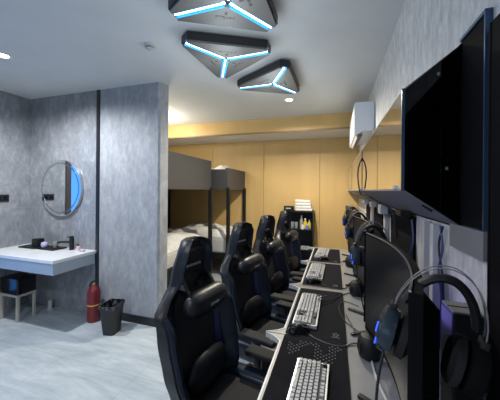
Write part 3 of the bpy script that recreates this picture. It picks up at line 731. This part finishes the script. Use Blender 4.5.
# ------------------------------------------------------------------ wall-hung computer cases
def wall_case(y0, y1, label, plate=False, inside=False):
    t = thing('computer_case', label, 'computer case', (XR, y0, 1.38), 0, 'wall-hung computer cases')
    L_ = y1 - y0; fx = -0.178
    zb, zt, fb, ft = 0.0, 0.61, 0.122, 0.472
    bx((-0.004, L_ / 2, 0.305), (0.008, L_, 0.61)).build('back_plate', 'black_matte', t)
    MB().prism([(0, zb), (fx, fb), (fx, fb + 0.006), (0, zb + 0.006)], 0, L_, lambda a, z, y: (a, y, z)).build('sloping_underside', 'case_grey', t)
    MB().prism([(0, zt), (fx, ft), (fx, ft - 0.006), (0, zt - 0.006)], 0, L_, lambda a, z, y: (a, y, z)).build('sloping_top', 'case_grey', t)
    bb(fx - 0.004, fx, 0.004, L_ - 0.004, fb + 0.006, ft - 0.004).build('front_glass', 'glass_dark', t)
    for zz in (fb + 0.003, ft - 0.002):
        bb(fx - 0.005, fx + 0.005, 0, L_, zz - 0.004, zz + 0.004).build('glass_rail', 'case_grey', t)
    for yy in (0.09, L_ - 0.09):
        bb(fx - 0.012, fx - 0.004, yy - 0.015, yy + 0.015, fb + 0.004, fb + 0.02, 0.002).build('glass_clip', 'silver', t)
    for yy in (0.0, L_):
        e = 0.004 if yy == 0 else -0.004
        MB().prism([(-0.008, zb + 0.006), (fx, fb + 0.006), (fx, ft - 0.006), (-0.008, zt - 0.006)], yy, yy + e, lambda a, z, y: (a, y, z)).build('end_glass', 'glass_tint' if (inside and yy == 0) else 'black_gloss', t)['label'] = 'smoked glass end'
    bb(fx - 0.005, fx + 0.004, -0.001, 0.006, fb, ft).build('edge_strip', 'blue_edge', t)
    bx((-0.10, 0.02, 0.063), (0.035, 0.012, 0.006), 0, RY(0.6)).build('vent_slot', 'black', t)
    if inside:
        bb(-0.03, -0.01, 0.05, 0.40, 0.12, 0.50).build('circuit_board', 'pcb', t)
        bb(-0.13, -0.03, 0.08, 0.36, 0.20, 0.25, 0.006).build('graphics_card', 'black', t)
        for zz in (0.32, 0.42):
            MB().lathe([(0.03, 0), (0.045, 0.0), (0.045, 0.02), (0.03, 0.02)], (-0.10, 0.12, zz), 20, RX(PI / 2)).build('fan', 'black', t, True)
        bx((-0.06, 0.05, 0.53), (0.007, 0.004, 0.010)).build('indicator_light', 'tube_white', t)
        bx((-0.035, 0.045, 0.20), (0.007, 0.004, 0.010)).build('indicator_light', 'tube_white', t)
        bx((-0.09, 0.045, 0.335), (0.014, 0.004, 0.05)).build('memory_stick', 'case_grey', t)
    if plate:
        bb(-0.012, -0.001, -0.15, -0.001, 0.015, 0.61).build('mounting_plate', 'black_matte', t)
        bb(-0.018, -0.001, -0.15, -0.001, 0.605, 0.615).build('plate_rail', 'blue_edge', t)
        bb(-0.018, -0.001, -0.156, -0.150, 0.015, 0.615).build('plate_edge', 'blue_edge', t)
        bb(-0.02, -0.001, -0.16, 0.06, -0.066, 0.012).build('plate_skirt', 'case_grey', t)
    return t
wall_case(1.03, 2.395, 'large black glass computer case hung nearest on the right wall', True, True)
wall_case(2.46, 3.82, 'glass computer case second along the right wall')
wall_case(3.88, 5.08, 'glass computer case farthest along the right wall by the oak wall')
t = thing('wall_divider', 'tall black panel on the right wall at the edge of the photo', 'panel', (XR, 0.62, 0.752))
bb(-0.016, -0.001, -0.30, 0.228, 0.0, 1.19).build('board', 'black_matte', t)
bb(-0.018, -0.001, 0.228, 0.234, 0.0, 1.19).build('edge_strip', 'black_matte', t)

# black cable boards, white conduits and boxes below the cases
for k, (y0, y1) in enumerate(((1.56, 2.14), (2.52, 3.02), (3.22, 3.72))):
    o = tag(bb(XR - 0.014, XR - 0.001, y0, y1, DZ + 0.003, 1.37, 0.003).build('cable_board', 'black_matte'), ['black wall board behind the second monitor', 'black wall board behind the third monitor', 'black wall board behind the farthest monitor'][k], 'board', 'black boards under the cases')
for k, (yy, wd) in enumerate(((1.24, 0.04), (1.34, 0.018), (2.31, 0.07), (3.11, 0.06))):
    o = tag(bb(XR - 0.03, XR - 0.001, yy - wd / 2, yy + wd / 2, DZ + 0.003, 1.372, 0.003).build('cable_conduit', 'white_plastic'),
            ['white cable conduit on the wall nearest the camera', 'narrow white cable conduit just beyond the nearest one', 'broad white cable conduit behind the second headset', 'white cable conduit between the farther black boards'][k], 'conduit', 'white conduits under the cases')
for k, (yy, hh) in enumerate(((1.62, 0.03), (2.25, 0.07), (2.80, 0.05), (3.40, 0.05))):
    o = MB(); o.box((0, 0, -hh / 2), (0.05, 0.13, hh), 0.004); o = o.build('junction_box', 'black' if k == 0 else 'white_plastic'); o.location = (XR - 0.05, yy, 1.398)
    tag(o, ['flat black box under the nearest computer case', 'white junction box under the nearest case, at its far end', 'small white junction box under the second case', 'farthest white junction box under the cases'][k], 'junction box', 'boxes under the cases')
t = thing('power_adapter', 'black adapter box standing against the grey wall behind the nearest monitor', 'adapter', (XR - 0.05, 0.935, DZ))
bb(-0.03, 0.045, -0.045, 0.045, 0.0, 0.405, 0.006).build('body', 'black', t); bb(-0.028, 0.043, -0.043, 0.043, 0.405, 0.411, 0.002).build('lid', 'case_grey', t)
bb(-0.028, 0.043, -0.002, 0.002, 0.409, 0.4125).build('groove', 'black', t)

# ------------------------------------------------------------------ gaming chairs
def back_w(t):      # half width of the backrest, t = 0 (seat) .. 1 (top of headrest)
    pts = [(0, .20), (.12, .225), (.30, .25), (.48, .262), (.60, .252), (.68, .18), (.73, .13), (.84, .122), (.94, .108), (1.0, .08)]
    for (a, wa), (b, wb) in zip(pts, pts[1:]):
        if a <= t <= b: return wa + (wb - wa) * sm(a, b, t)
    return .1
def back_x(t): return -0.215 - 0.115 * t - 0.03 * math.sin(t * PI) + 0.035 * sm(0.75, 1, t)
def back_pt(t, s, off=0.0):
    wv = back_w(t); bol = 0.105 * (1 - sm(0.50, 0.72, t)) * sm(0.0, 0.10, t) + 0.045 * sm(0.62, 0.78, t)
    return Vector((back_x(t) + bol * sm(0.50, 0.95, abs(s)) - 0.02 * sm(0.9, 1.0, abs(s)) + off, wv * s, 0.43 + 0.80 * t))
def chair_proto():
    t = thing('gaming_chair', '-', 'chair', (0, 0, 0), 0, 'gaming chairs at the desks')
    n, m = 34, 20; rg = []
    for i in range(n + 1):
        tt = i / n; ring = [back_pt(tt, -1 + 2 * j / m) for j in range(m + 1)]
        th = 0.075 * (1 - 0.25 * sm(.6, 1, tt))
        for j in range(m + 1):
            s = 1 - 2 * j / m
            p = back_pt(tt, s * 0.99); ring.append(Vector((back_x(tt) - th * (1 - abs(s) ** 6 * 0.7) + 0.45 * (p.x - back_x(tt)) , p.y, p.z)))
        rg.append(ring)
    top = [Vector((sum(p.x for p in rg[-1]) / len(rg[-1]), 0, rg[-1][0].z))] * len(rg[-1])
    rg.append([p * 0.6 + q * 0.4 + Vector((0, 0, 0.014)) for p, q in zip(rg[-1], top)])
    MB().rings(rg).build('backrest', 'leather', t, True)
    def patch(t0, t1, s0, s1, off, name, m_, n1=20, m1=10, lab=None):
        mb = MB(); th = 0.006; rgs = []
        for i in range(n1 + 1):
            tt = t0 + (t1 - t0) * i / n1; e = min(1, min(i, n1 - i) / 2)
            sh = 1 - 0.06 * (1 - e)
            a = [back_pt(tt, (s0 + s1) / 2 + (s0 + (s1 - s0) * j / m1 - (s0 + s1) / 2) * sh, off * (0.3 + 0.7 * e)) for j in range(m1 + 1)]
            b = [p - Vector((th + off, 0, 0)) for p in reversed(a)]
            rgs.append(a + b)
        mb.rings(rgs); o = mb.build(name, m_, t, True)
        if lab: o['label'] = lab
    patch(0.03, 0.66, -0.56, 0.56, 0.010, 'center_panel', 'fabric_black')
    patch(0.78, 0.955, -0.62, 0.62, 0.012, 'head_panel', 'fabric_black')
    for s in (-1, 1):
        a, b = (0.66, 0.97) if s > 0 else (-0.97, -0.66)
        patch(0.12, 0.60, a, b, 0.010, 'side_bolster', 'leather_blue', 20, 8, 'dark navy side bolster')
        a, b = (0.57, 0.65) if s > 0 else (-0.65, -0.57)
        patch(0.16, 0.58, a, b, 0.012, 'blue_stripe', 'trim_blue', 18, 3, 'blue stripe')
        a, b = (0.66, 0.96) if s > 0 else (-0.96, -0.66)
        patch(0.72, 0.97, a, b, 0.008, 'head_side', 'leather_blue', 12, 5, 'dark navy headrest side')
        mb = MB(); c = back_pt(0.705, s * 0.45)
        mb.box((c.x + 0.004, c.y, c.z), (0.02, 0.07, 0.026), 0.008, RX(s * 0.5)); mb.build('harness_slot', 'logo' if s < 0 else 'black', t)
    # logo strokes on the headrest
    mk = MB(); c = back_pt(0.84, 0)
    for j in range(7): mk.box((c.x + 0.0165, -0.05 + j * 0.0165, c.z), (0.002, 0.011, 0.010 if j % 2 else 0.014), 0, RX(0.2))
    mk.build('headrest_logo', 'logo', t)
    # neck pillow
    c = back_pt(0.63, 0); rgp = []
    for i in range(17):
        v = -1 + 2 * i / 16; r = 0.062 * (1 - abs(v) ** 5) ** 0.5 if abs(v) < 1 else 0.012
        r = max(r, 0.014)
        rgp.append([(c.x + 0.105 + r * 0.85 * math.cos(a), 0.155 * v, c.z + r * 1.05 * math.sin(a)) for a in [2 * PI * k / 18 for k in range(18)]])
    pl = MB().rings(rgp).build('neck_pillow', 'leather', t, True)
    mk = MB()
    for j in range(6): mk.box((c.x + 0.105 + 0.054, -0.03 + j * 0.012, c.z - 0.005), (0.002, 0.008, 0.009 if j % 2 else 0.013))
    mk.build('pillow_logo', 'logo', pl)
    for s in (-1, 1):
        MB().tube([(c.x + 0.09, s * 0.10, c.z + 0.03), (c.x + 0.04, s * 0.10, c.z + 0.10), (c.x + 0.0, s * 0.085, c.z + 0.16)], 0.008, 6, 4, (0.012, 0.003)).build('strap', 'cushion', pl)
    # lumbar cushion
    c = back_pt(0.2, 0); rgp = []
    for i in range(13):
        v = -1 + 2 * i / 12; r = max(0.012, 0.075 * (1 - abs(v) ** 4) ** 0.5 if abs(v) < 1 else 0.012)
        rgp.append([(c.x + 0.06 + r * 0.5 * math.cos(a), 0.15 * v, c.z + r * 1.2 * math.sin(a)) for a in [2 * PI * k / 16 for k in range(16)]])
    MB().rings(rgp).build('lumbar_cushion', 'leather', t, True)
    # seat
    mb = MB(); mb.box((0.02, 0, 0.415), (0.48, 0.36, 0.10), 0.035, None, 3); mb.build('seat', 'fabric_black', t, True)
    for s in (-1, 1):
        mb = MB(); mb.box((0.02, s * 0.215, 0.428), (0.48, 0.10, 0.125), 0.04, None, 3); o = mb.build('seat_wing', 'leather_blue', t, True); o['label'] = 'dark navy seat wing'
    bx((0, 0, 0.352), (0.34, 0.30, 0.026), 0.004).build('tilt_plate', 'black_metal', t)
    for s in (-1, 1):
        mb = MB(); mb.tube([(0.0, s * 0.15, 0.35), (0.0, s * 0.25, 0.36), (0.0, s * 0.27, 0.42), (0.0, s * 0.27, 0.55)], 0.02, 8, 4, (0.028, 0.014))
        am = mb.build('armrest', 'black', t, True)
        mb = MB(); mb.box((0.01, s * 0.27, 0.563), (0.25, 0.085, 0.03), 0.012, None, 3); mb.build('arm_pad', 'rubber', am, True)
        mb = MB(); mb.cyl((-0.19, s * 0.20, 0.40), (-0.19, s * 0.26, 0.40), 0.05); mb.build('hinge_cover', 'black', t, True)
    MB().cyl((0, 0, 0.12), (0, 0, 0.34), 0.028, 0.022).build('gas_lift', 'black_metal', t, True)
    for k in range(5):
        a = 2 * PI * k / 5 + 0.3; d = Vector((math.cos(a), math.sin(a), 0)); nn = Vector((-d.y, d.x, 0))
        mb = MB(); r0 = [d * 0.02 + nn * s_ * 0.03 + Vector((0, 0, z)) for s_, z in ((-1, .085), (1, .085), (1, .135), (-1, .135))]
        r1 = [d * 0.31 + nn * s_ * 0.016 + Vector((0, 0, z)) for s_, z in ((-1, .068), (1, .068), (1, .09), (-1, .09))]
        mb.rings([r0, r1]); lg = mb.build('base_arm', 'black', t)
        c = d * 0.30; MB().cyl(c - nn * 0.022 + Vector((0, 0, 0.03)), c + nn * 0.022 + Vector((0, 0, 0.03)), 0.03).build('castor', 'rubber', lg, True)
    return t
proto = chair_proto()
CH = [(-0.42, 1.205, -11, 'black and navy gaming chair nearest the camera, with neck pillow'), (-0.40, 1.89, -14, 'black and navy gaming chair second from the camera'),
      (-0.36, 2.56, -12, 'black and navy gaming chair third from the camera'), (-0.30, 3.26, -12, 'black and navy gaming chair farthest from the camera')]
for k, (x, y, a, lb) in enumerate(CH):
    c = proto if k == 0 else copy_tree(proto)
    c.location = (x, y, 0); c.rotation_euler = (0, 0, math.radians(a)); c['label'] = lb

# ------------------------------------------------------------------ cables
def cable(pts, r, m, label, name='cable'):
    return tag(MB().tube(pts, r, 6, 6).build(name, m, None, True), label, 'cable')
d = DZ + 0.006
cable([(-0.05, 1.90, d + 0.025), (-0.10, 1.80, d + 0.030), (-0.02, 1.86, d + 0.01), (0.06, 2.02, d), (0.14, 2.10, d), (0.22, 2.14, d), (0.26, 2.00, d)], 0.003, 'cable', 'black cable draped over the second keyboard towards the wall')
cable([(-0.14, 1.42, d), (-0.06, 1.36, d), (0.04, 1.345, d), (0.11, 1.40, d), (0.24, 1.36, d)], 0.003, 'cable', 'black mouse cable along the near edge of the second mat')
cable([(-0.10, 2.22, d), (-0.02, 2.13, d), (0.08, 2.16, d), (0.12, 2.28, d), (0.24, 2.22, d)], 0.003, 'cable', 'black mouse cable along the near edge of the third mat')
cable([(-0.05, 2.97, d), (0.02, 2.90, d), (0.10, 2.96, d), (0.22, 2.94, d)], 0.003, 'cable', 'black mouse cable on the farthest desk')
cable([(0.07, 1.70, d), (0.10, 1.55, d), (0.13, 1.46, d), (0.22, 1.48, d), (0.28, 1.56, d)], 0.0025, 'cable', 'thin black cable looping beside the second mat')
cable([(0.16, 1.47, d), (0.16, 1.30, d), (0.165, 1.15, d), (0.19, 1.0, d), (0.21, 0.88, d), (0.22, 0.78, d)], 0.005, 'cable_grey', 'thick pale grey cable along the desk under the nearest monitor')
cable([(XR - 0.016, 2.425, 2.0), (XR - 0.20, 2.43, 1.74), (XR - 0.20, 2.43, 1.50), (XR - 0.16, 2.38, 1.463), (XR - 0.09, 2.10, 1.418), (XR - 0.04, 1.95, 1.37), (XR - 0.02, 1.92, 1.2)], 0.006, 'cable', 'black cable running down between two glass cases')
xw = XR - 0.006
cable([(xw - 0.03, 1.50, 1.36), (xw - 0.03, 1.48, 1.25), (xw - 0.04, 1.60, 1.12), (xw - 0.04, 1.75, 1.02), (xw - 0.05, 1.80, 0.85)], 0.004, 'cable_blue', 'blue-black cable hanging left of the white conduits')
cable([(xw - 0.01, 1.29, 1.37), (xw - 0.012, 1.285, 1.15), (xw - 0.012, 1.29, 0.80)], 0.004, 'cable', 'black cable running straight down between the two white conduits')
cable([(xw - 0.01, 1.19, 1.37), (xw - 0.01, 1.16, 1.29), (xw - 0.01, 1.20, 1.20), (xw - 0.01, 1.17, 1.10), (xw - 0.01, 1.19, 0.90)], 0.004, 'cable_blue', 'blue-black cable waving beside the nearest white conduit')
cable([(xw - 0.01, 1.16, 1.37), (xw - 0.01, 1.20, 1.29), (xw - 0.01, 1.165, 1.19), (xw - 0.01, 1.145, 1.05), (xw - 0.01, 1.155, 0.90)], 0.004, 'cable', 'black cable twisting around the blue one at the right wall')
cable([(0.14, 1.50, d), (0.06, 1.62, d), (0.03, 1.80, d + 0.0), (0.07, 1.90, d), (0.15, 1.85, d)], 0.0025, 'cable', 'thin cable loop on the desk beside the second headset')
